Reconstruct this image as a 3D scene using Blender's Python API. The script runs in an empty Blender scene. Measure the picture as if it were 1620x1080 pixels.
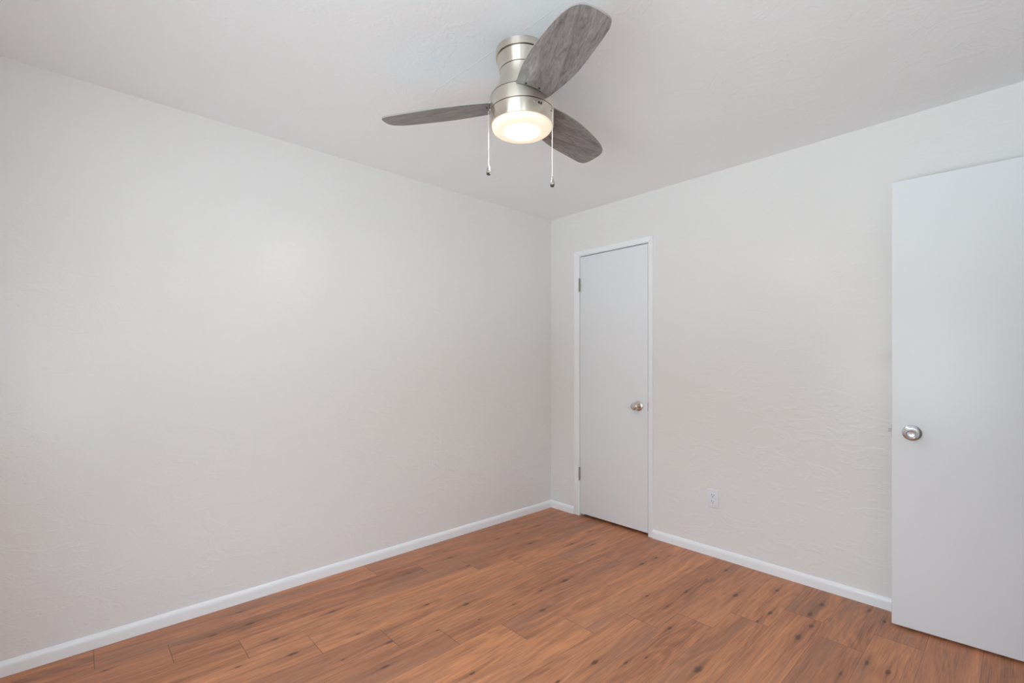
import bpy, bmesh, math, random
from mathutils import Vector, Matrix
C = bpy.context.scene.collection
SC = bpy.context.scene
PI = math.pi

# ------------------------------------------------------------------ camera, daylight, exposure
CAM = (2.6853, -2.9332, 1.2198)
cam = bpy.data.cameras.new('camera'); cam_o = bpy.data.objects.new('camera', cam); C.objects.link(cam_o)
cam_o.location = CAM
cam_o.rotation_euler = (PI/2, 0, math.radians(47.22))
cam.sensor_width = 36; cam.sensor_fit = 'HORIZONTAL'
cam.lens = 36*746.8/1620
cam.shift_y = 31.4/1620
cam.clip_start = 0.02
SC.camera = cam_o

SC.view_settings.view_transform = 'Standard'
SC.view_settings.look = 'None'
SC.view_settings.gamma = 1
SC.view_settings.use_curve_mapping = False
SC.view_settings.exposure = 0.0

SKY = 8.5          # daylight through the windows
LAMP = 420.0         # fan light diffuser
world = bpy.data.worlds.new('daylight'); SC.world = world; world.use_nodes = True
wn = world.node_tree; wn.nodes.clear()
w_out = wn.nodes.new('ShaderNodeOutputWorld'); w_bg = wn.nodes.new('ShaderNodeBackground')
w_tc = wn.nodes.new('ShaderNodeTexCoord'); w_sep = wn.nodes.new('ShaderNodeSeparateXYZ'); w_rp = wn.nodes.new('ShaderNodeValToRGB')
w_mr = wn.nodes.new('ShaderNodeMapRange'); w_mr.inputs['From Min'].default_value = -1
wn.links.new(w_tc.outputs['Generated'], w_sep.inputs[0]); wn.links.new(w_sep.outputs['Z'], w_mr.inputs[0])
wn.links.new(w_mr.outputs[0], w_rp.inputs[0]); wn.links.new(w_rp.outputs[0], w_bg.inputs[0]); wn.links.new(w_bg.outputs[0], w_out.inputs[0])
e = w_rp.color_ramp.elements
e[0].position = 0.0; e[0].color = (0.26, 0.31, 0.33, 1)       # ground close to the house, dimmed to hold down the near ceiling
e[1].position = 1.0; e[1].color = (0.45, 0.62, 0.80, 1)        # zenith
for pos_, f_, c_ in ((0.22, .78, (.865, 1.0, 1.065)), (0.37, 1.62, (.865, 1.0, 1.065)), (0.44, .92, (.865, 1.0, 1.055)),   # invented bright ground, set to lift the ceiling and upper walls
                     (0.49, .50, (.865, 1.0, 1.055)), (0.55, .55, (.865, 1.0, 1.055)),                                   # dim horizon band added to keep light off the middle of the walls
                     (0.63, 1.12, (.82, 1.0, 1.14))):                                                                # hazy sky
    k = e.new(pos_); k.color = (f_*c_[0], f_*c_[1], f_*c_[2], 1)
w_bg.inputs[1].default_value = SKY

W, L, H = 3.05, 3.40, 2.40         # room: x 0..W, y -L..0, z 0..H
WIN1 = (1.36, 2.88, 0.52, 1.90)    # x0 x1 z0 z1 in the wall y = -L
FILL_WIN = (-3.30, -2.76, 0.36, 1.60)  # y0 y1 z0 z1 in the wall x = W; added for fill

def portal(name, loc, rot, sx, sy):
    l = bpy.data.lights.new(name, 'AREA'); l.shape = 'RECTANGLE'; l.size = sx; l.size_y = sy
    l.cycles.is_portal = True
    o = bpy.data.objects.new(name, l); C.objects.link(o); o.location = loc; o.rotation_euler = rot
portal('daylight_portal_front', ((WIN1[0]+WIN1[1])/2, -L-0.13, (WIN1[2]+WIN1[3])/2), (PI/2, 0, 0), WIN1[1]-WIN1[0], WIN1[3]-WIN1[2])
portal('fill_portal_side', (W+0.13, (FILL_WIN[0]+FILL_WIN[1])/2, (FILL_WIN[2]+FILL_WIN[3])/2), (PI/2, 0, PI/2), FILL_WIN[1]-FILL_WIN[0], FILL_WIN[3]-FILL_WIN[2])

# ------------------------------------------------------------------ materials
class NT:
    def __init__(s, name):
        s.m = bpy.data.materials.new(name); s.m.use_nodes = True; s.t = s.m.node_tree; s.t.nodes.clear()
        s.out = s.t.nodes.new('ShaderNodeOutputMaterial'); s.b = s.t.nodes.new('ShaderNodeBsdfPrincipled')
        s.t.links.new(s.b.outputs[0], s.out.inputs[0])
    def set(s, i, v):
        if v is None: return
        if isinstance(v, bpy.types.NodeSocket): s.t.links.new(v, i)
        elif isinstance(v, (tuple, list)) and len(v) == 3 and i.type == 'RGBA': i.default_value = (*v, 1)
        else: i.default_value = v
    def p(s, **kw):
        for k_, v in kw.items(): s.set(s.b.inputs[k_.replace('_', ' ')], v)
    def math(s, op, a, b=None, c=None, clamp=False):
        n = s.t.nodes.new('ShaderNodeMath'); n.operation = op; n.use_clamp = clamp
        for i, v in enumerate((a, b, c)): s.set(n.inputs[i], v)
        return n.outputs[0]
    def pos(s):
        return s.t.nodes.new('ShaderNodeTexCoord').outputs['Object']
    def sep(s, v):
        n = s.t.nodes.new('ShaderNodeSeparateXYZ'); s.t.links.new(v, n.inputs[0]); return n.outputs
    def comb(s, x, y, z):
        n = s.t.nodes.new('ShaderNodeCombineXYZ')
        for i, v in enumerate((x, y, z)): s.set(n.inputs[i], v)
        return n.outputs[0]
    def mapping(s, v, scale=(1, 1, 1), rot=(0, 0, 0), loc=(0, 0, 0)):
        n = s.t.nodes.new('ShaderNodeMapping'); s.t.links.new(v, n.inputs[0])
        n.inputs['Scale'].default_value = scale; n.inputs['Rotation'].default_value = rot; n.inputs['Location'].default_value = loc
        return n.outputs[0]
    def noise(s, v, scale, detail=2, rough=.5, dist=0):
        n = s.t.nodes.new('ShaderNodeTexNoise'); s.t.links.new(v, n.inputs['Vector'])
        n.inputs['Scale'].default_value = scale; n.inputs['Detail'].default_value = detail
        n.inputs['Roughness'].default_value = rough; n.inputs['Distortion'].default_value = dist
        return n.outputs[0]
    def ramp(s, f, stops):
        n = s.t.nodes.new('ShaderNodeValToRGB'); s.t.links.new(f, n.inputs[0]); el = n.color_ramp.elements
        while len(el) < len(stops): el.new(0.5)
        for i, (ps, c) in enumerate(stops):
            el[i].position = ps; el[i].color = (*c, 1) if isinstance(c, tuple) else (c, c, c, 1)
        return n.outputs[0]
    def mix(s, f, a, b, mode='MIX'):
        n = s.t.nodes.new('ShaderNodeMix'); n.data_type = 'RGBA'; n.blend_type = mode
        s.set(n.inputs[0], f); s.set(n.inputs[6], a); s.set(n.inputs[7], b)
        return n.outputs[2]
    def smooth(s, v, a, b, lo=0., hi=1.):
        n = s.t.nodes.new('ShaderNodeMapRange'); n.interpolation_type = 'SMOOTHSTEP'
        s.set(n.inputs[0], v); n.inputs[1].default_value = a; n.inputs[2].default_value = b
        n.inputs[3].default_value = lo; n.inputs[4].default_value = hi
        return n.outputs[0]
    def bump(s, h, strength, dist, normal=None):
        n = s.t.nodes.new('ShaderNodeBump'); n.inputs['Strength'].default_value = strength; n.inputs['Distance'].default_value = dist
        s.t.links.new(h, n.inputs['Height'])
        if normal is not None: s.t.links.new(normal, n.inputs['Normal'])
        return n.outputs[0]

def srgb(r, g, b):
    f = lambda c: (c/255)/12.92 if c/255 <= .04045 else ((c/255+.055)/1.055)**2.4
    return (f(r), f(g), f(b))

def plaster(name, col, rough, amount, seam=None, blemish=()):
    """painted skip-trowel plaster: soft waves, flat trowelled islands with raised edges, fine roller stipple"""
    n = NT(name); P = n.pos()
    big = n.noise(P, 3.2, 2, .5)
    isl = n.noise(n.mapping(P, (1, 1, 2.2), (.3, .2, .5)), 5.5, 5, .6, 1.2)
    edge = n.math('SUBTRACT', 1.0, n.smooth(n.math('ABSOLUTE', n.math('SUBTRACT', isl, .56)), 0.0, 0.018))
    gate = n.smooth(n.noise(P, 2.1, 2), .52, .66)
    strokes = n.math('MULTIPLY', edge, gate)
    fine = n.noise(n.mapping(P, (1, 1, 1.7)), 95, 3, .55)
    h = n.math('MULTIPLY', big, 0.55)
    h = n.math('ADD', h, n.math('MULTIPLY', n.smooth(isl, .5, .6), .10))
    h = n.math('ADD', h, n.math('MULTIPLY', strokes, .05))
    h = n.math('ADD', h, n.math('MULTIPLY', fine, .10))
    for (c, r, s_) in blemish:         # filled and sanded patches in the plaster
        d = n.t.nodes.new('ShaderNodeVectorMath'); d.operation = 'DISTANCE'
        n.t.links.new(P, d.inputs[0]); d.inputs[1].default_value = c
        dd = n.math('ADD', d.outputs['Value'], n.math('MULTIPLY', n.math('SUBTRACT', n.noise(P, 11, 3), .5), r*1.1))
        h = n.math('ADD', h, n.smooth(dd, r*.86, r, s_, 0))
    if seam:                            # faint hairline ridge
        (ax, ay), (bx, by) = seam; ln = math.hypot(bx-ax, by-ay); nx, ny = -(by-ay)/ln, (bx-ax)/ln
        x, y, z = n.sep(P)
        dd = n.math('ADD', n.math('MULTIPLY', x, nx), n.math('MULTIPLY_ADD', y, ny, -(ax*nx+ay*ny)))
        dd = n.math('ADD', dd, n.math('MULTIPLY', n.math('SUBTRACT', n.noise(P, 9, 2), .5), .03))
        mask = n.smooth(n.math('ABSOLUTE', n.math('ADD', n.math('MULTIPLY', x, (bx-ax)/ln), n.math('MULTIPLY_ADD', y, (by-ay)/ln, -(ax*(bx-ax)+ay*(by-ay))/ln))), .30, .42, 1, 0)
        h = n.math('ADD', h, n.math('MULTIPLY', n.math('MULTIPLY', n.smooth(n.math('ABSOLUTE', dd), 0, .004, 1, 0), mask), .08))
    n.p(Base_Color=col, Roughness=rough, Normal=n.bump(h, amount, .012), IOR=1.45)
    return n.m

def paint(name, col, rough=.4, stipple=.05, scale=160):
    n = NT(name); P = n.pos()
    n.p(Base_Color=col, Roughness=rough, Normal=n.bump(n.noise(P, scale, 3, .6), stipple, .004))
    return n.m

def metal(name, col, rough, brushed=True, aniso=.6):
    n = NT(name)
    n.p(Base_Color=col, Metallic=1.0, Roughness=rough)
    if brushed:
        P = n.pos(); f = n.noise(n.mapping(P, (1, 1, 700)), 1.0, 2, .5)
        n.p(Roughness=n.smooth(f, .3, .7, rough*.97, rough*1.03), Anisotropic=aniso, Anisotropic_Rotation=.25)
        tg = n.t.nodes.new('ShaderNodeTangent'); tg.direction_type = 'RADIAL'; tg.axis = 'Z'
        n.t.links.new(tg.outputs[0], n.b.inputs['Tangent'])
    return n.m

def plain(name, col, rough=.5, metallic=0.):
    n = NT(name); n.p(Base_Color=col, Roughness=rough, Metallic=metallic); return n.m

M = {}
M['wall'] = plaster('greige_plaster', (.784, .772, .757), .25, .40,
                    blemish=[((0, -2.30, 1.66), .022, .14), ((2.0, 0, 1.55), .10, -.10), ((2.14, 0, 1.42), .03, .08)])
M['ceiling'] = plaster('white_ceiling_plaster', (.88, .90, .915), .5, .48, seam=((1.291, -1.766), (1.601, -1.752)))
M['trim'] = paint('white_semigloss_trim', (.86, .87, .88), .32)
M['door'] = paint('white_door_paint', (.80, .81, .83), .34, .05, 220)
M['door_b'] = paint('cool_white_door_paint', (.785, .81, .83), .34, .05, 220)
M['nickel'] = metal('brushed_nickel', (.80, .735, .65), .31, True, .93)
M['nickel_plain'] = metal('satin_nickel', (.66, .60, .54), .24, False)
M['chrome'] = metal('satin_chrome', (.68, .69, .72), .27, False)
M['steel'] = metal('dull_steel', (.36, .34, .31), .5, False)
M['dark'] = plain('dark_recess', (.012, .011, .010), .8)
M['groove_shade_tip'] = plain('dark_groove_shade_and_tip', (.055, .045, .038), .7)  # shade painted into the fan grooves; also the dark pendant tips
M['plastic'] = plain('white_plastic', (.76, .77, .80), .35)
M['chain'] = plain('pale_bead_chain', (.80, .79, .77), .3, .35)
M['vinyl'] = plain('white_vinyl', (.8, .8, .8), .4)
M['unseen'] = paint('hall_wall_paint', (.6, .585, .555), .5)
M['closet'] = paint('closet_shade', (.22, .21, .20), .6)  # unseen walls darkened in colour so the gap under the door reads as shade

n = NT('fan_blade_wood'); P = n.pos()
g1 = n.noise(n.mapping(P, (7, 40, 1)), 1.0, 4, .6, 1.4)
g2 = n.noise(n.mapping(P, (34, 210, 1)), 1.0, 3, .6, 1.0)
g = n.math('ADD', n.math('MULTIPLY', g1, .62), n.math('MULTIPLY', g2, .38))
n.p(Base_Color=n.ramp(g, [(.30, (.085, .076, .073)), (.44, (.172, .156, .150)), (.56, (.25, .228, .22)), (.72, (.35, .325, .315))]),
    Roughness=.36, Normal=n.bump(g, .25, .002))
M['blade'] = n.m
M['blade_edge'] = plain('fan_blade_edge', (.33, .31, .30), .45)

n = NT('lit_frosted_glass'); P = n.pos(); x, y, z = n.sep(P)
r = n.math('SQRT', n.math('ADD', n.math('MULTIPLY', x, x), n.math('MULTIPLY', y, y)))
core = n.math('POWER', n.smooth(r, .012, .088, 1, 0), 3.6)
n.p(Base_Color=(.62, .60, .56), Roughness=.3,
    Emission_Color=n.ramp(core, [(0.0, (1, .76, .50)), (.02, (1, .86, .68)), (.3, (1, .95, .86))]),
    Emission_Strength=n.math('MULTIPLY_ADD', core, LAMP, .62))
M['lamp'] = n.m

n = NT('window_glass')
tr = n.t.nodes.new('ShaderNodeBsdfTransparent'); gl = n.t.nodes.new('ShaderNodeBsdfGlossy'); gl.inputs['Roughness'].default_value = .02
mx = n.t.nodes.new('ShaderNodeMixShader')
mx.inputs[0].default_value = .06; n.t.links.new(tr.outputs[0], mx.inputs[1]); n.t.links.new(gl.outputs[0], mx.inputs[2])
n.t.links.new(mx.outputs[0], n.out.inputs[0]); n.t.nodes.remove(n.b)
M['glass'] = n.m

def floor_material():
    n = NT('wood_plank_floor'); P = n.pos(); x, y, z = n.sep(P)
    def attr(nm, o='Vector'):
        a = n.t.nodes.new('ShaderNodeAttribute'); a.attribute_name = nm; return a.outputs[o]
    pl = n.sep(attr('plank'))        # random, tone, hue
    uv = n.sep(attr('edge'))         # distance coordinates inside the plank
    wx = x; knot = None; halo = None; tail = None
    for i in range(4):
        kx, ky, ks = n.sep(attr('knot%d' % i))
        dx = n.math('SUBTRACT', x, kx); dy = n.math('SUBTRACT', y, ky)
        ey = n.math('DIVIDE', dy, n.math('MULTIPLY', ks, 3.2)); ex = n.math('DIVIDE', dx, n.math('MULTIPLY', ks, 1.5))
        g_ = n.math('EXPONENT', n.math('MULTIPLY', n.math('ADD', n.math('MULTIPLY', ex, ex), n.math('MULTIPLY', ey, ey)), -1.0))
        wx = n.math('SUBTRACT', wx, n.math('MULTIPLY', n.math('MULTIPLY', dx, g_), .75))
        ey2 = n.math('DIVIDE', dy, n.math('MULTIPLY', ks, 1.45)); ex2 = n.math('DIVIDE', dx, n.math('MULTIPLY', ks, .62))
        d2 = n.math('SQRT', n.math('ADD', n.math('MULTIPLY', ex2, ex2), n.math('MULTIPLY', ey2, ey2)))
        d2 = n.math('ADD', d2, n.math('MULTIPLY', n.math('SUBTRACT', n.noise(n.mapping(P, (1, .5, 1)), 85, 3), .5), .9))
        kk = n.smooth(d2, .30, 1.05, 1, 0)
        knot = kk if knot is None else n.math('MAXIMUM', knot, kk)
        ey3 = n.math('DIVIDE', dy, n.math('MULTIPLY', ks, 6.0)); ex3 = n.math('DIVIDE', dx, n.math('MULTIPLY', ks, .36))
        tl = n.math('EXPONENT', n.math('MULTIPLY', n.math('ADD', n.math('MULTIPLY', ex3, ex3), n.math('MULTIPLY', ey3, ey3)), -1.0))
        tail = tl if tail is None else n.math('MAXIMUM', tail, tl)
        halo = g_ if halo is None else n.math('MAXIMUM', halo, g_)
    rz = n.math('MULTIPLY', pl[0], 60.0)
    V = n.comb(wx, y, rz)
    broad = n.noise(n.mapping(V, (15, 1.2, 1)), 1.0, 3, .55, .6)
    streak = n.noise(n.mapping(V, (62, 2.6, 1)), 1.0, 4, .62, .4)
    fine = n.noise(n.mapping(V, (280, 8, 1)), 1.0, 3, .6, .2)
    low = n.noise(n.mapping(V, (5.2, .85, 1)), 1.0, 2, .5, .3)
    ring = n.math('SINE', n.math('ADD', n.math('MULTIPLY', low, 85.0), n.math('MULTIPLY', wx, 130.0)))
    dark_line = n.smooth(n.noise(n.mapping(V, (75, 1.3, 1), loc=(3, 7, 1)), 1.0, 3, .6, .6), .60, .70)
    t = n.math('ADD', n.math('MULTIPLY', broad, .36), n.math('MULTIPLY', streak, .25))
    t = n.math('ADD', t, n.math('MULTIPLY', fine, .39))
    t = n.math('ADD', t, n.math('MULTIPLY', ring, .030))
    t = n.math('ADD', t, n.math('MULTIPLY', n.math('SUBTRACT', pl[1], .5), .085))
    col = n.ramp(t, [(.30, (0.194, 0.076, 0.041)), (.43, (0.370, 0.149, 0.074)), (.52, (0.509, 0.210, 0.102)), (.60, (0.620, 0.258, 0.120)), (.72, (0.795, 0.342, 0.151))])
    grey = n.smooth(n.noise(n.mapping(V, (10, 1.0, 1), loc=(9, 2, 4)), 1.0, 3, .5, .4), .46, .66, 0, .62)
    col = n.mix(grey, col, (0.324, 0.164, 0.100))
    col = n.mix(n.math('MULTIPLY', pl[2], .28), col, (0.444, 0.190, 0.118))
    col = n.mix(n.math('MULTIPLY', dark_line, .38), col, (0.157, 0.068, 0.041))
    col = n.mix(n.math('MULTIPLY', halo, .28), col, (0.278, 0.109, 0.056))
    col = n.mix(n.math('MULTIPLY', tail, .50), col, (.13, .058, .036))
    col = n.mix(n.math('MULTIPLY', knot, .82), col, (0.093, 0.046, 0.033))
    su = n.smooth(uv[0], .0004, .0011, 1, 0); sv = n.smooth(uv[1], .0005, .0015, 1, 0)
    seam = n.math('MAXIMUM', n.math('MULTIPLY', su, .55), n.math('MULTIPLY', sv, .80))
    col = n.mix(seam, col, (.045, .024, .017))
    h = n.math('SUBTRACT', n.math('ADD', n.math('MULTIPLY', streak, .25), n.math('MULTIPLY', fine, .25)), n.math('MULTIPLY', seam, 1.0))
    n.p(Base_Color=col, Roughness=n.smooth(streak, .3, .7, .36, .46), Normal=n.bump(h, .12, .0015), IOR=1.42)
    return n.m
M['floor'] = floor_material()

# ------------------------------------------------------------------ mesh helpers
def finish(o, ang=35):
    me = o.data
    me.polygons.foreach_set('use_smooth', [True]*len(me.polygons))
    me.set_sharp_from_angle(angle=math.radians(ang))
def obj(name, bm, mat, parent=None, smooth=True, ang=35):
    bmesh.ops.recalc_face_normals(bm, faces=bm.faces)
    me = bpy.data.meshes.new(name); bm.to_mesh(me); bm.free()
    o = bpy.data.objects.new(name, me); C.objects.link(o)
    for m_ in (mat if isinstance(mat, (list, tuple)) else [mat]): me.materials.append(m_)
    if smooth: finish(o, ang)
    if parent: o.parent = parent
    return o
def box(bm, x0, x1, y0, y1, z0, z1, bev=0, seg=2):
    r_ = bmesh.ops.create_cube(bm, size=1)
    vs = r_['verts']
    bmesh.ops.scale(bm, vec=(x1-x0, y1-y0, z1-z0), verts=vs)
    bmesh.ops.translate(bm, vec=((x0+x1)/2, (y0+y1)/2, (z0+z1)/2), verts=vs)
    if bev:
        es = list({e_ for v in vs for e_ in v.link_edges})
        bmesh.ops.bevel(bm, geom=es, offset=bev, segments=seg, profile=.5, affect='EDGES')
def lathe(bm, prof, seg=96, mat=None):
    """profile (r, z) spun about z; r = 0 ends close to a point"""
    rings = []
    for (r_, z_) in prof:
        if r_ <= 1e-6: rings.append([bm.verts.new((0, 0, z_))])
        else: rings.append([bm.verts.new((r_*math.cos(2*PI*i/seg), r_*math.sin(2*PI*i/seg), z_)) for i in range(seg)])
    for a, b in zip(rings, rings[1:]):
        for i in range(seg):
            j = (i+1) % seg
            if len(a) == 1 and len(b) == 1: continue
            if len(a) == 1: bm.faces.new((a[0], b[i], b[j]))
            elif len(b) == 1: bm.faces.new((a[i], a[j], b[0]))
            else: bm.faces.new((a[i], a[j], b[j], b[i]))
    if mat is not None: bmesh.ops.transform(bm, matrix=mat, verts=[v for rg in rings for v in rg])
def prism(bm, pts, fn):
    """closed outline pts mapped by fn(p, side) for side 0/1 and bridged"""
    a = [bm.verts.new(fn(p, 0)) for p in pts]; b = [bm.verts.new(fn(p, 1)) for p in pts]
    bm.faces.new(a); bm.faces.new(list(reversed(b)))
    for i in range(len(pts)):
        j = (i+1) % len(pts); bm.faces.new((a[i], b[i], b[j], a[j]))
    return a, b
def tube(bm, pts, r_, seg=8):
    rings = []
    for i, p in enumerate(pts):
        d = (Vector(pts[min(i+1, len(pts)-1)])-Vector(pts[max(i-1, 0)])).normalized()
        u = d.orthogonal().normalized(); v = d.cross(u)
        rings.append([bm.verts.new(Vector(p)+r_*(math.cos(2*PI*k_/seg)*u+math.sin(2*PI*k_/seg)*v)) for k_ in range(seg)])
    for a, b in zip(rings, rings[1:]):
        for k_ in range(seg): bm.faces.new((a[k_], a[(k_+1) % seg], b[(k_+1) % seg], b[k_]))
    bm.faces.new(rings[0]); bm.faces.new(list(reversed(rings[-1])))
def tag(o, label, cat, kind=None, group=None):
    o['label'] = label; o['category'] = cat
    if kind: o['kind'] = kind
    if group: o['group'] = group
    return o
def empty(name, loc, rz=0):
    o = bpy.data.objects.new(name, None); C.objects.link(o); o.location = loc; o.rotation_euler = (0, 0, rz); o.empty_display_size = .1
    return o
BM = bmesh.new

# ------------------------------------------------------------------ room shell
T = .12
DX0, DX1, DZ = .290, .928, 2.066        # rough opening of the narrow closet door in the wall y = 0
bm = BM(); box(bm, -T, 0, -L-T, T, 0, H)
tag(obj('wall_left', bm, M['wall']), 'long greige plaster wall on the left', 'wall', 'structure')
bm = BM()
box(bm, 0, DX0, 0, T, 0, H); box(bm, DX1, W+1.2, 0, T, 0, H); box(bm, DX0, DX1, 0, T, DZ, H)
tag(obj('wall_back', bm, M['wall']), 'greige plaster wall with the narrow closet door', 'wall', 'structure')
bm = BM()
a0, a1, b0, b1 = WIN1
box(bm, 0, a0, -L-T, -L, 0, H); box(bm, a1, W, -L-T, -L, 0, H); box(bm, a0, a1, -L-T, -L, 0, b0); box(bm, a0, a1, -L-T, -L, b1, H)
tag(obj('wall_front', bm, M['wall']), 'greige wall with a window, behind the camera', 'wall', 'structure')
bm = BM()
EY0, EY1, EZ = -.885, -.085, 2.065      # entry doorway in the wall x = W
a0, a1, b0, b1 = FILL_WIN
box(bm, W, W+T, -L-T, a0, 0, H); box(bm, W, W+T, a1, EY0, 0, H); box(bm, W, W+T, a0, a1, 0, b0); box(bm, W, W+T, a0, a1, b1, H)
box(bm, W, W+T, EY0, EY1, EZ, H); box(bm, W, W+T, EY1, 0, 0, H)
tag(obj('wall_right', bm, M['wall']), 'greige wall with the entry doorway, right of the camera', 'wall', 'structure')
bm = BM()
box(bm, W+T+1.05, W+T+1.15, -1.0, 0, 0, H); box(bm, W+T, W+T+1.15, -1.1, -1.0, 0, H)
tag(obj('wall_hall', bm, M['unseen']), 'hallway wall beyond the entry doorway', 'wall', 'structure')
bm = BM()
box(bm, .0, 1.2, .72, .8, 0, H); box(bm, -.08, .0, T, .8, 0, H); box(bm, 1.2, 1.28, T, .8, 0, H)
tag(obj('wall_closet', bm, M['closet']), 'inner walls of the closet behind the narrow door', 'wall', 'structure')
bm = BM(); box(bm, -T, W+T+1.15, -L-T, .8, H, H+.1)
tag(obj('ceiling', bm, M['ceiling']), 'white trowel-textured ceiling', 'ceiling', 'structure')

# floor: every plank a face of one mesh, staggered joints
PW, PL_, PX0 = .17052, 1.21, .018
JOINT = {-1: -.70, 0: -2.877, 1: -2.64, 2: -2.408, 3: -2.174, 4: -1.915, 5: -1.716, 6: -1.479, 7: -1.224, 8: -.98, 9: -.79,
         10: -.594, 11: -1.58, 12: -.509, 13: -.31, 14: -.06, 15: -.85, 16: -.62, 17: -.4, 18: -.1}
KNOTS = [(.247, -2.337, 1.3), (.238, -2.485, .9), (.458, -2.287, .9), (.619, -2.267, 1.2), (.557, -2.455, .6), (.40, -2.014, .9),
         (.798, -2.129, .5), (.817, -1.932, 1.1), (.665, -2.003, .7), (.287, -1.519, .8), (.271, -1.219, 1.1), (.44, -1.21, .9),
         (.657, -1.637, .8), (.787, -1.494, 1.3), (.884, -1.726, .5), (.956, -2.025, .9), (.234, -.795, 1.1), (.254, -.622, .7),
         (.242, -.409, .8), (.347, -.411, .9), (.447, -.693, 1.3), (.642, -.494, 1.0), (.579, -.218, .8), (.956, -.93, 1.5),
         (.946, -1.111, .6), (.741, -.404, 1.0), (.952, -1.315, .7), (1.088, -1.247, 1.1), (1.508, -1.387, 1.2), (1.224, -1.792, .9),
         (.941, -1.529, .5), (1.483, -1.584, .7), (.928, -.517, .9), (1.13, -.427, 1.2), (1.14, -.282, .9), (1.477, -.561, .9),
         (1.36, -.75, .8), (1.511, -.143, 1.0), (1.485, -.341, .6), (1.485, -.769, .7), (1.475, -.945, 1.5), (1.59, -.938, .8),
         (1.67, -.404, 1.4), (1.813, -1.122, 1.6), (1.596, -1.298, .8), (1.633, -1.206, .6), (1.799, -.189, 1.1), (1.855, -.459, 1.1),
         (1.842, -.584, .8), (1.99, -.329, 1.2), (2.003, -.186, 1.5), (2.025, -.444, 1.1), (2.013, -.586, 1.5), (2.258, -.579, 1.0),
         (2.328, -.593, 1.2), (2.177, -.08, 1.0), (2.246, -.147, 1.0), (2.203, -.738, .7)]
def build_floor():
    rnd = random.Random(11)
    X1, Y0, Y1 = W+T+1.1, -L-T, .74
    bm = BM(); recs = []
    kcol = -1
    while PX0+kcol*PW < X1:
        xa, xb = max(PX0+kcol*PW, -.02), min(PX0+(kcol+1)*PW, X1)
        j0 = JOINT.get(kcol, rnd.uniform(-1.2, 0))
        ys = [Y0]
        i = -6
        cuts = sorted(j0+m_*PL_ for m_ in range(-6, 7))
        ys += [c for c in cuts if Y0+.01 < c < Y1-.01]+[Y1]
        for ya, yb in zip(ys, ys[1:]):
            f = bm.faces.new([bm.verts.new(p) for p in ((xa, ya, 0), (xb, ya, 0), (xb, yb, 0), (xa, yb, 0))])
            ks = [k_ for k_ in KNOTS if xa <= k_[0] < xb and ya <= k_[1] < yb]
            if not ks and rnd.random() < .5: ks = [(rnd.uniform(xa+.03, xb-.03), rnd.uniform(ya, yb), rnd.uniform(.4, .9))]
            recs.append((xa, xb, ya, yb, rnd.random(), rnd.random(), rnd.random()**1.6, ks[:4]))
        kcol += 1
    me = bpy.data.meshes.new('floor'); bm.normal_update(); bm.to_mesh(me); bm.free()
    names = ('plank', 'edge_u', 'edge_v', 'knot0', 'knot1', 'knot2', 'knot3')
    for nm in names: me.attributes.new(nm, 'FLOAT_VECTOR', 'CORNER')
    A = {nm: me.attributes[nm] for nm in names}
    for f, (xa, xb, ya, yb, r0, r1, r2, ks) in zip(me.polygons, recs):
        for li in f.loop_indices:
            A['plank'].data[li].vector = (r0, r1, r2)
            A['edge_u'].data[li].vector = (xa, xb, 0)      # folded into a seam distance by the shader
            A['edge_v'].data[li].vector = (ya, yb, 0)
            for i in range(4):
                A['knot%d' % i].data[li].vector = (ks[i][0], ks[i][1], .0165*ks[i][2]) if i < len(ks) else (50, 50, .01)
    o = bpy.data.objects.new('floor', me); C.objects.link(o); me.materials.append(M['floor'])
    return o
def patch_floor_edges(mat):
    """edge distance = min(distance to both long edges), min(distance to both ends)"""
    t = mat.node_tree; nd = [a for a in t.nodes if a.type == 'ATTRIBUTE' and a.attribute_name == 'edge'][0]
    sepn = nd.outputs['Vector'].links[0].to_node
    def new(tp): return t.nodes.new(tp)
    tc = new('ShaderNodeTexCoord'); sp = new('ShaderNodeSeparateXYZ'); t.links.new(tc.outputs['Object'], sp.inputs[0])
    cm = new('ShaderNodeCombineXYZ')
    for ax, nm in ((0, 'edge_u'), (1, 'edge_v')):
        a = new('ShaderNodeAttribute'); a.attribute_name = nm; s = new('ShaderNodeSeparateXYZ'); t.links.new(a.outputs['Vector'], s.inputs[0])
        m1 = new('ShaderNodeMath'); m1.operation = 'SUBTRACT'; t.links.new(sp.outputs[ax], m1.inputs[0]); t.links.new(s.outputs[0], m1.inputs[1])
        m2 = new('ShaderNodeMath'); m2.operation = 'SUBTRACT'; t.links.new(s.outputs[1], m2.inputs[0]); t.links.new(sp.outputs[ax], m2.inputs[1])
        m3 = new('ShaderNodeMath'); m3.operation = 'MINIMUM'; t.links.new(m1.outputs[0], m3.inputs[0]); t.links.new(m2.outputs[0], m3.inputs[1])
        t.links.new(m3.outputs[0], cm.inputs[ax])
    t.links.new(cm.outputs[0], sepn.inputs[0]); t.nodes.remove(nd)
patch_floor_edges(M['floor'])
fl = build_floor()
tag(fl, 'warm brown wood plank floor with knots', 'floor', 'structure')

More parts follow.
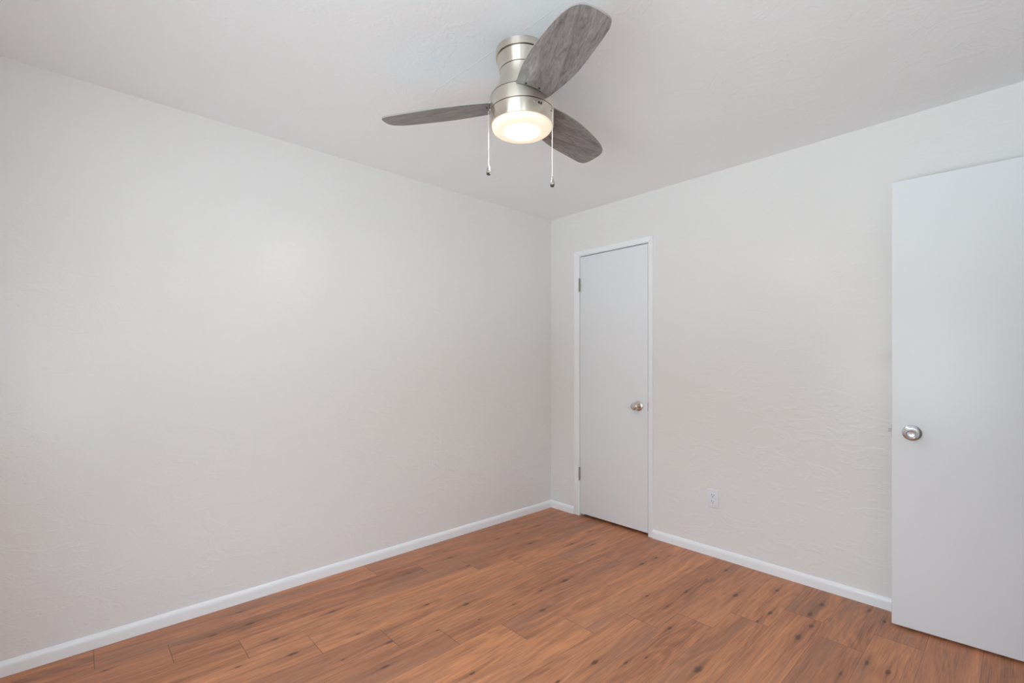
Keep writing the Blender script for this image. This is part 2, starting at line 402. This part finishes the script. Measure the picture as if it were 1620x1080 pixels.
# baseboards: rounded-top profile swept along the walls
BP = [(0, 0), (.0125, 0), (.0125, .034), (.0118, .042), (.0098, .049), (.0066, .0545), (.0028, .0585), (0, .0590)]
def baseboard(name, label, axis, a, b, flip=1):
    bm = BM()
    if axis == 'y': prism(bm, BP, lambda p, s: (p[0], a if s == 0 else b, p[1]))
    elif axis == 'x': prism(bm, BP, lambda p, s: (a if s == 0 else b, -p[0], p[1]))
    elif axis == 'xf': prism(bm, BP, lambda p, s: (a if s == 0 else b, -L+p[0], p[1]))
    else: prism(bm, BP, lambda p, s: (W-p[0], a if s == 0 else b, p[1]))
    return tag(obj(name, bm, M['trim'], ang=28), label, 'baseboard', 'structure')
CX0, CX1 = .2500, .9515                 # outer edges of the closet casing
baseboard('baseboard_left', 'white rounded baseboard along the long left wall', 'y', -L, 0)
baseboard('baseboard_back', 'short white baseboard between the corner and the closet door', 'x', .0, CX0)
baseboard('baseboard_back', 'white baseboard from the closet door to the open door', 'x', CX1, W)
baseboard('baseboard_front', 'white baseboard under the window behind the camera', 'xf', 0, W)
baseboard('baseboard_right', 'white baseboard on the wall right of the camera', 'yr', -L, EY0-.06)

# ------------------------------------------------------------------ closet door: casing, slab, hardware
bm = BM(); CT = .007; cl, cr, ch_ = .0500, .0345, .0360
zt = 2.089
def cas(bm, pts): prism(bm, pts, lambda p, s: (p[0], -CT if s else 0.0, p[1]))
for pts in ([(CX0, 0), (CX0+cl, 0), (CX0+cl, zt-ch_), (CX0, zt)],
            [(CX1-cr, 0), (CX1, 0), (CX1, zt), (CX1-cr, zt-ch_)],
            [(CX0, zt), (CX0+cl, zt-ch_), (CX1-cr, zt-ch_), (CX1, zt)]):
    cas(bm, pts)
bmesh.ops.bevel(bm, geom=[e_ for e_ in bm.edges if all(abs(v.co.y+CT) < 1e-6 for v in e_.verts)], offset=.0022, segments=2, profile=.5, affect='EDGES')
casing = tag(obj('trim_1', bm, M['trim']), 'white wood casing around the narrow closet door', 'door casing', 'structure')
JX0, JX1, JZ = CX0+cl+.0035, CX1-cr-.0015, zt-ch_-.0035
bm = BM()
box(bm, DX0, JX0, -.001, .118, 0, JZ); box(bm, JX1, DX1, -.001, .118, 0, JZ); box(bm, DX0, DX1, -.001, .118, JZ, DZ)
box(bm, JX0, JX0+.012, .040, .072, 0, JZ); box(bm, JX1-.012, JX1, .040, .072, 0, JZ); box(bm, JX0, JX1, .040, .072, JZ-.012, JZ)
o = obj('door_jamb', bm, M['trim'], casing)
bm = BM(); DF = .002
box(bm, JX0+.0035, JX1-.0065, DF, DF+.035, .020, JZ-.0065, .002)
d1 = tag(obj('door_1', bm, M['door']), 'narrow white flat closet door, closed, near the corner', 'door', 'structure')

def make_hinge(parent, x, y, z0, z1):
    hg = empty('hinge', (x, y, (z0+z1)/2)); hg.parent = parent; h = (z1-z0)
    bm = BM(); nk = 5; kh = h/nk
    for i in range(nk):
        z = -h/2+i*kh
        lathe(bm, [(0, z+.0006), (.0052, z+.0006), (.0058, z+.0014), (.0058, z+kh-.0014), (.0052, z+kh-.0006), (0, z+kh-.0006)], 20)
    obj('barrel', bm, M['steel'], hg)
    bm = BM()
    lathe(bm, [(0, h/2-.001), (.0045, h/2), (.005, h/2+.002), (.0035, h/2+.0045), (0, h/2+.005)], 16)
    lathe(bm, [(0, -h/2-.005), (.0035, -h/2-.0045), (.005, -h/2-.002), (.0045, -h/2), (0, -h/2+.001)], 16)
    obj('pin', bm, M['steel'], hg)
    bm = BM(); box(bm, -.0022, .0, .002, .018, -h/2, h/2)
    obj('leaf', bm, M['steel'], hg)
    return hg
for z0, z1 in ((1.776, 1.873), (.284, .381)):
    make_hinge(d1, JX0+.0010, DF-.0065, z0, z1)

def knob_parts(parent, mat, M4, face):
    """door knob along local +z: rosette, neck, bowl"""
    bm = BM(); lathe(bm, [(0, 0), (.0345, 0), (.0352, .0015), (.034, .0042), (.0285, .0075), (.021, .0098), (.0165, .0105), (0, .0105)], 64, M4)
    obj('rosette', bm, mat, parent)
    if face == 'tulip':
        pr = [(0, .008), (.0115, .008), (.0110, .024), (.0125, .030), (.0185, .036), (.0250, .044), (.0272, .052), (.0266, .059), (.0235, .0645), (.0175, .0672), (.0100, .0682), (0, .0685)]
    else:
        pr = [(0, .008), (.0150, .0085), (.0128, .016), (.0122, .024), (.0140, .030), (.0190, .036), (.0222, .043), (.0228, .050), (.0220, .0560), (.0200, .0592), (.0178, .0600), (.0160, .0590), (.0148, .0555), (.0128, .0528), (.0070, .0512), (0, .0508)]
    bm = BM(); lathe(bm, pr, 64, M4)
    kb = obj('knob', bm, mat, parent)
    return kb
kx, kz = .836, .903
M4 = Matrix.Translation((kx, DF, kz)) @ Matrix.Rotation(PI/2, 4, 'X')
hd = empty('door_handle', (0, 0, 0)); hd.parent = d1; hd['label'] = 'satin nickel door knob'
knob_parts(hd, M['nickel_plain'], M4, 'tulip')
bm = BM(); box(bm, JX1-.0066, JX1-.0004, DF-.0005, DF+.026, kz-.030, kz+.030)
obj('latch_plate', bm, M['steel'], d1)

# ------------------------------------------------------------------ entry door standing open
ang = math.atan(.078)
hx = 2.2755+.765*math.cos(ang); hy = -.1655+.765*math.sin(ang)
d2 = empty('door_2', (hx, hy, 0), ang)
tag(d2, 'cool white flat door standing open on the right', 'door', 'structure')
bm = BM(); box(bm, -.765, 0, 0, .035, .011, 2.045, .0035, 3)
obj('door_panel', bm, M['door_b'], d2)
hd = empty('door_handle', (0, 0, 0)); hd.parent = d2; hd['label'] = 'bright chrome privacy knob'
kz2 = .897
M4 = Matrix.Translation((-.693, 0, kz2)) @ Matrix.Rotation(PI/2, 4, 'X')
kb = knob_parts(hd, M['chrome'], M4, 'privacy')
bm = BM(); lathe(bm, [(0, .0504), (.0022, .0504), (.0022, .0514), (0, .0514)], 16, M4)
pass_hole = obj('release_hole', bm, M['dark'], hd)
M4b = Matrix.Translation((-.693, .035, kz2)) @ Matrix.Rotation(-PI/2, 4, 'X')
hd2 = empty('door_handle', (0, 0, 0)); hd2.parent = d2
knob_parts(hd2, M['chrome'], M4b, 'tulip')
bm = BM()
prism(bm, [(-.0125, -.0055), (-.0125, -.001), (.0, .0075), (.0, -.0055)], lambda p, s: (-.765+p[0], .0165+p[1], kz2+(.0085 if s else -.0085)+.004))
obj('latch_bolt', bm, M['steel'], d2)
bm = BM(); box(bm, -.7662, -.7645, .0055, .0295, kz2-.028, kz2+.032)
obj('latch_plate', bm, M['steel'], d2)
for z0, z1 in ((1.77, 1.87), (.28, .38)):
    make_hinge(d2, .003, -.004, z0, z1)
# jamb and casing of the entry doorway
bm = BM()
box(bm, W-.001, W+T+.001, EY0, EY0+.018, 0, EZ-.018); box(bm, W-.001, W+T+.001, EY1-.018, EY1, 0, EZ-.018); box(bm, W-.001, W+T+.001, EY0, EY1, EZ-.018, EZ)
box(bm, W-.012, W, EY0-.045, EY0+.006, 0, EZ+.04, .002); box(bm, W-.012, W, EY1-.006, EY1+.045, 0, EZ+.04, .002); box(bm, W-.012, W, EY0+.006, EY1-.006, EZ-.006, EZ+.04, .002)
tag(obj('trim_2', bm, M['trim']), 'white jamb and casing of the entry doorway on the right', 'door casing', 'structure')

# ------------------------------------------------------------------ windows (behind the camera, and one added beside it for fill)
def window(name, label, w_, h_, loc, rz):
    wd = empty(name, loc, rz); tag(wd, label, 'window', 'structure')
    f_ = .05
    bm = BM()      # local: x along the wall, y outward, z up
    box(bm, -w_/2, -w_/2+f_, 0, .07, 0, h_); box(bm, w_/2-f_, w_/2, 0, .07, 0, h_); box(bm, -w_/2+f_, w_/2-f_, 0, .07, 0, f_); box(bm, -w_/2+f_, w_/2-f_, 0, .07, h_-f_, h_)
    box(bm, -.022, .022, .01, .06, f_, h_-f_)
    obj('window_frame', bm, M['vinyl'], wd, smooth=False)
    for x0, x1 in ((-w_/2+f_, -.022), (.022, w_/2-f_)):
        bm = BM(); vs = [bm.verts.new(p) for p in ((x0, .035, f_), (x1, .035, f_), (x1, .035, h_-f_), (x0, .035, h_-f_))]; bm.faces.new(vs)
        obj('pane', bm, M['glass'], wd, smooth=False)
    bm = BM(); box(bm, -w_/2-.03, w_/2+.03, -.075, 0, -.02, 0, .003)
    obj('window_sill', bm, M['trim'], wd)
    return wd
window('window_1', 'white framed sliding window behind the camera', WIN1[1]-WIN1[0], WIN1[3]-WIN1[2], ((WIN1[0]+WIN1[1])/2, -L-.045, WIN1[2]), PI)
window('fill_window', 'unseen white framed sliding window added on the right wall for fill light', FILL_WIN[1]-FILL_WIN[0], FILL_WIN[3]-FILL_WIN[2], (W+.045, (FILL_WIN[0]+FILL_WIN[1])/2, FILL_WIN[2]), -PI/2)

# ------------------------------------------------------------------ power outlet
ox, oz = 1.3716, .361
po = tag(empty('power_outlet', (ox, 0, oz)), 'white duplex power outlet low on the wall between the two doors', 'power outlet')
bm = BM(); box(bm, -.0348, .0348, -.0062, 0, -.0572, .0572, .0028, 3)
obj('cover_plate', bm, M['plastic'], po)
def rcp(zc):
    bm = BM(); pts = []
    for i in range(40):          # rounded face with flattened top and bottom
        a_ = 2*PI*i/40; x_, z_ = .0172*math.cos(a_), .0172*math.sin(a_)
        pts.append((x_, max(-.0142, min(.0142, z_))+zc))
    prism(bm, pts, lambda p, s: (p[0], -.0082 if s else -.004, p[1]))
    r_ = obj('receptacle', bm, M['plastic'], po)
    for sx, w_, h_ in ((-.0064, .0024, .0085), (.0064, .0020, .0070)):
        bm = BM(); box(bm, sx-w_/2, sx+w_/2, -.0084, -.0070, zc+.0045-h_/2, zc+.0045+h_/2)
        obj('slot', bm, M['dark'], r_)
    bm = BM(); lathe(bm, [(0, .0070), (.0027, .0070), (.0027, .0085), (0, .0085)], 20, Matrix.Translation((0, 0, zc-.0065)) @ Matrix.Rotation(PI/2, 4, 'X'))
    obj('ground_hole', bm, M['dark'], r_)
rcp(.0195); rcp(-.0195)
bm = BM(); lathe(bm, [(0, .006), (.0034, .006), (.003, .0072), (0, .0076)], 20, Matrix.Rotation(PI/2, 4, 'X'))
obj('screw', bm, M['plastic'], po)

# ------------------------------------------------------------------ painted-over round cover on the left wall
bm = BM(); lathe(bm, [(0, 0), (.039, 0), (.039, .0016), (.0375, .0030), (.034, .0036), (.012, .0040), (0, .0040)], 64, Matrix.Translation((0, -.487, .897)) @ Matrix.Rotation(PI/2, 4, 'Y'))
tag(obj('wall_cover', bm, M['wall']), 'small round blank cover painted greige like the left wall', 'wall cover')

# ------------------------------------------------------------------ ceiling fan
FX, FY = 1.3852, -1.6790
fan = tag(empty('ceiling_fan', (FX, FY, H)), 'brushed nickel ceiling fan with three grey wood blades and a lit lamp', 'ceiling fan')
def Z(z): return z-H
bm = BM()
lathe(bm, [(0, Z(2.40)), (.0990, Z(2.40)), (.0995, Z(2.3995)), (.0993, Z(2.3742)), (.0850, Z(2.3742)), (0, Z(2.3742))])
obj('canopy', bm, M['nickel'], fan)
bm = BM()
lathe(bm, [(0, Z(2.3712)), (.0940, Z(2.3712)), (.0900, Z(2.348)), (.0856, Z(2.3224)), (.0700, Z(2.3224)), (0, Z(2.3224))])
obj('mount_collar', bm, M['nickel'], fan)
bm = BM()
lathe(bm, [(0, Z(2.3202)), (.0845, Z(2.3202)), (.0832, Z(2.308)), (.0836, Z(2.297)), (.0862, Z(2.285)), (.0910, Z(2.272)), (.0980, Z(2.258)),
           (.1060, Z(2.245)), (.1130, Z(2.2350)), (.1180, Z(2.2275)), (.1208, Z(2.2228)), (.1000, Z(2.2228)), (0, Z(2.2228))])
obj('motor_housing', bm, M['nickel'], fan)
bm = BM()
lathe(bm, [(0, Z(2.2196)), (.1216, Z(2.2196)), (.1220, Z(2.2190)), (.1220, Z(2.1688)), (.1000, Z(2.1688)), (0, Z(2.1688))])
obj('blade_ring', bm, M['nickel'], fan)
bm = BM()
lathe(bm, [(0, Z(2.1656)), (.1220, Z(2.1656)), (.1219, Z(2.1180)), (.1212, Z(2.1166)), (.1165, Z(2.1160)), (.1160, Z(2.1300)), (0, Z(2.1300))])
lk = obj('light_housing', bm, M['nickel'], fan)
for r_, z0, z1 in ((.0890, 2.3711, 2.3743), (.0805, 2.3201, 2.3225), (.1165, 2.2195, 2.2229), (.1175, 2.1655, 2.1689)):   # dark filler rings: groove shade painted as colour between the stacked shells
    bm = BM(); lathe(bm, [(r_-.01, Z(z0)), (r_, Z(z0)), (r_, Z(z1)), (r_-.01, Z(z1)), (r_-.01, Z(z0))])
    obj('groove_shade_ring', bm, M['groove_shade_tip'], fan)
bm = BM()
lathe(bm, [(0, Z(2.128)), (.1150, Z(2.128)), (.1148, Z(2.1150)), (.1138, Z(2.1090)), (.1108, Z(2.1040)), (.1050, Z(2.1003)), (.0960, Z(2.0978)), (.0800, Z(2.0960)), (.0500, Z(2.0950)), (0, Z(2.0947))])
obj('lamp_diffuser', bm, M['lamp'], fan)
# direction helpers around the hub (image right / depth directions of the room axes used for placing small parts)
th = math.radians(47.22); FW = Vector((-math.sin(th), math.cos(th), 0)); RT = Vector((math.cos(th), math.sin(th), 0))
def hub(az_r, az_d, r_, z_):
    d = (RT*az_r+FW*az_d).normalized(); return d*r_+Vector((0, 0, Z(z_))), d
# reverse switch on the light housing
p_, d_ = hub(.52, -.85, .1215, 2.152)
ra = math.atan2(d_.y, d_.x)
bm = BM(); box(bm, -.0015, .0012, -.0085, .0085, -.0045, .0045, .0008, 1)
o = obj('switch_plate', bm, M['dark'], lk); o.location = p_; o.rotation_euler = (0, 0, ra)
bm = BM(); box(bm, .0005, .0042, -.0032, .0014, -.003, .003, .0007, 1)
o2 = obj('slide_switch', bm, M['steel'], lk); o2.location = p_; o2.rotation_euler = (0, 0, ra)
p_, d_ = hub(.36, -.93, .1217, 2.1535)
bm = BM(); lathe(bm, [(0, -.001), (.003, -.001), (.0026, .0014), (0, .002)], 20, Matrix.Rotation(PI/2, 4, 'Y'))
o = obj('screw', bm, M['chrome'], lk); o.location = p_; o.rotation_euler = (0, 0, math.atan2(d_.y, d_.x))

# blades: outline in (s radial, t chord), pitched, three copies at 120 degrees
LOW = [(.1155, -.0445), (.213, -.0403), (.319, -.0245), (.4415, .0080), (.505, .0325), (.5325, .0520), (.5445, .0730), (.5455, .0980)]
HIGH = [(.5410, .1240), (.5325, .1490), (.5205, .1615), (.5010, .1662), (.4786, .1655), (.4283, .1605), (.3085, .1450), (.209, .1220), (.0930, .0835)]
def spline(pts, nsub=6):
    out = []
    for i in range(len(pts)-1):
        p0 = pts[max(i-1, 0)]; p1 = pts[i]; p2 = pts[i+1]; p3 = pts[min(i+2, len(pts)-1)]
        for j in range(nsub):
            u = j/nsub
            out.append(tuple(.5*(2*p1[a]+(p2[a]-p0[a])*u+(2*p0[a]-5*p1[a]+4*p2[a]-p3[a])*u*u+(3*p1[a]-p0[a]-3*p2[a]+p3[a])*u**3) for a in (0, 1)))
    return out+[pts[-1]]
outline = spline(LOW+HIGH)
a_hi = math.atan2(.0835, .0930); a_lo = math.atan2(-.0445, .1155)
arc = []
for i in range(1, 16):
    a_ = a_hi+(a_lo-a_hi)*i/16; arc.append((.1250*math.cos(a_), .1250*math.sin(a_)))
outline += arc
pitch = math.radians(-12.78); z_bl = Z(2.2031); phi0 = math.radians(-33.48); TH = .0055
def bl(p, s):
    s_, t_ = p; h_ = TH if s else 0
    return (s_, t_*math.cos(pitch)-h_*math.sin(pitch), t_*math.sin(pitch)+h_*math.cos(pitch))
bm = BM(); lo_v, hi_v = prism(bm, outline, bl)
rim = [e_ for e_ in bm.edges if e_.is_boundary or (len(e_.link_faces) == 2 and min(len(f.verts) for f in e_.link_faces) == 4 and max(len(f.verts) for f in e_.link_faces) > 4)]
bmesh.ops.bevel(bm, geom=rim, offset=.0012, segments=2, profile=.5, affect='EDGES')
for f in bm.faces:
    f.material_index = 0 if len(f.verts) > 4 else 1
blade0 = obj('blade', bm, [M['blade'], M['blade_edge']], fan)
blade0.location = (0, 0, z_bl)
bm = BM()   # bracket that carries the blade into the ring
prism(bm, [(.110, -.018), (.152, -.012), (.160, .0), (.160, .035), (.152, .047), (.100, .053)],
      lambda p, s: Vector(bl(p, 1))+Vector((0, 0, .0004+(.004 if s else 0))))
brk0 = obj('bracket', bm, M['nickel_plain'], blade0)
scr = []
for (s_, t_) in ((.1335, -.010), (.1290, .040)):
    bm = BM(); lathe(bm, [(0, -.0022), (.0030, -.0016), (.0042, 0), (.0042, .0005), (0, .0005)], 20)
    o = obj('screw', bm, M['dark'], blade0); o.location = bl((s_, t_), 0); o.rotation_euler = (pitch, 0, 0); scr.append(o)
blades = [blade0]
for i in (1, 2):
    b_ = blade0.copy(); C.objects.link(b_); b_.parent = fan; blades.append(b_)
    for ch in (brk0, *scr):
        c_ = ch.copy(); C.objects.link(c_); c_.parent = b_
for i, b_ in enumerate(blades): b_.rotation_euler = (0, 0, phi0+i*2*PI/3)

# pull chains: nub on the light housing, bead chain, teardrop pendant
def chain(az_r, az_d, ztop, zbot, rr):
    p_, d_ = hub(az_r, az_d, rr, ztop)
    base, _ = hub(az_r, az_d, .1205, ztop+.004)
    bm = BM(); zb = Z(zbot)+.034
    nb = max(8, int((p_.z-zb)/.0052)); st = (p_.z-zb)/nb
    for i in range(nb+1):
        bmesh.ops.create_icosphere(bm, subdivisions=1, radius=.0017, matrix=Matrix.Translation((p_.x, p_.y, p_.z-st*i)))
    tube(bm, [(p_.x, p_.y, p_.z), (p_.x, p_.y, zb)], .0007, 6)
    ch_ = obj('pull_chain', bm, M['chain'], fan, ang=80)
    bm = BM(); tube(bm, [base-d_*.004, base+(p_-base)*.5+Vector((0, 0, .003)), Vector((p_.x, p_.y, p_.z+.0015)), Vector((p_.x, p_.y, p_.z-.004))], .0036, 12)
    obj('chain_outlet', bm, M['nickel_plain'], ch_)
    T4 = Matrix.Translation((p_.x, p_.y, Z(zbot)))
    bm = BM(); lathe(bm, [(0, .0380), (.0022, .0378), (.0026, .0350), (.0038, .0295), (.0066, .0210), (.0086, .0145), (.0090, .0100), (.0084, .0068), (0, .0068)], 28, T4)
    pd = obj('pendant', bm, M['nickel_plain'], ch_)
    bm = BM(); lathe(bm, [(0, .0070), (.0076, .0070), (.0076, .0026), (.0060, .0004), (0, .0)], 28, T4)
    obj('pendant_tip', bm, M['groove_shade_tip'], pd)
chain(-.126, -.016, 2.168, 1.926, .1275)
chain(.1108, -.056, 2.150, 1.866, .1255)

SC.cycles.use_denoising = True
SC.cycles.max_bounces = 10
SC.cycles.diffuse_bounces = 7
SC.cycles.caustics_reflective = False
SC.cycles.caustics_refractive = False
SC.cycles.sample_clamp_indirect = 8
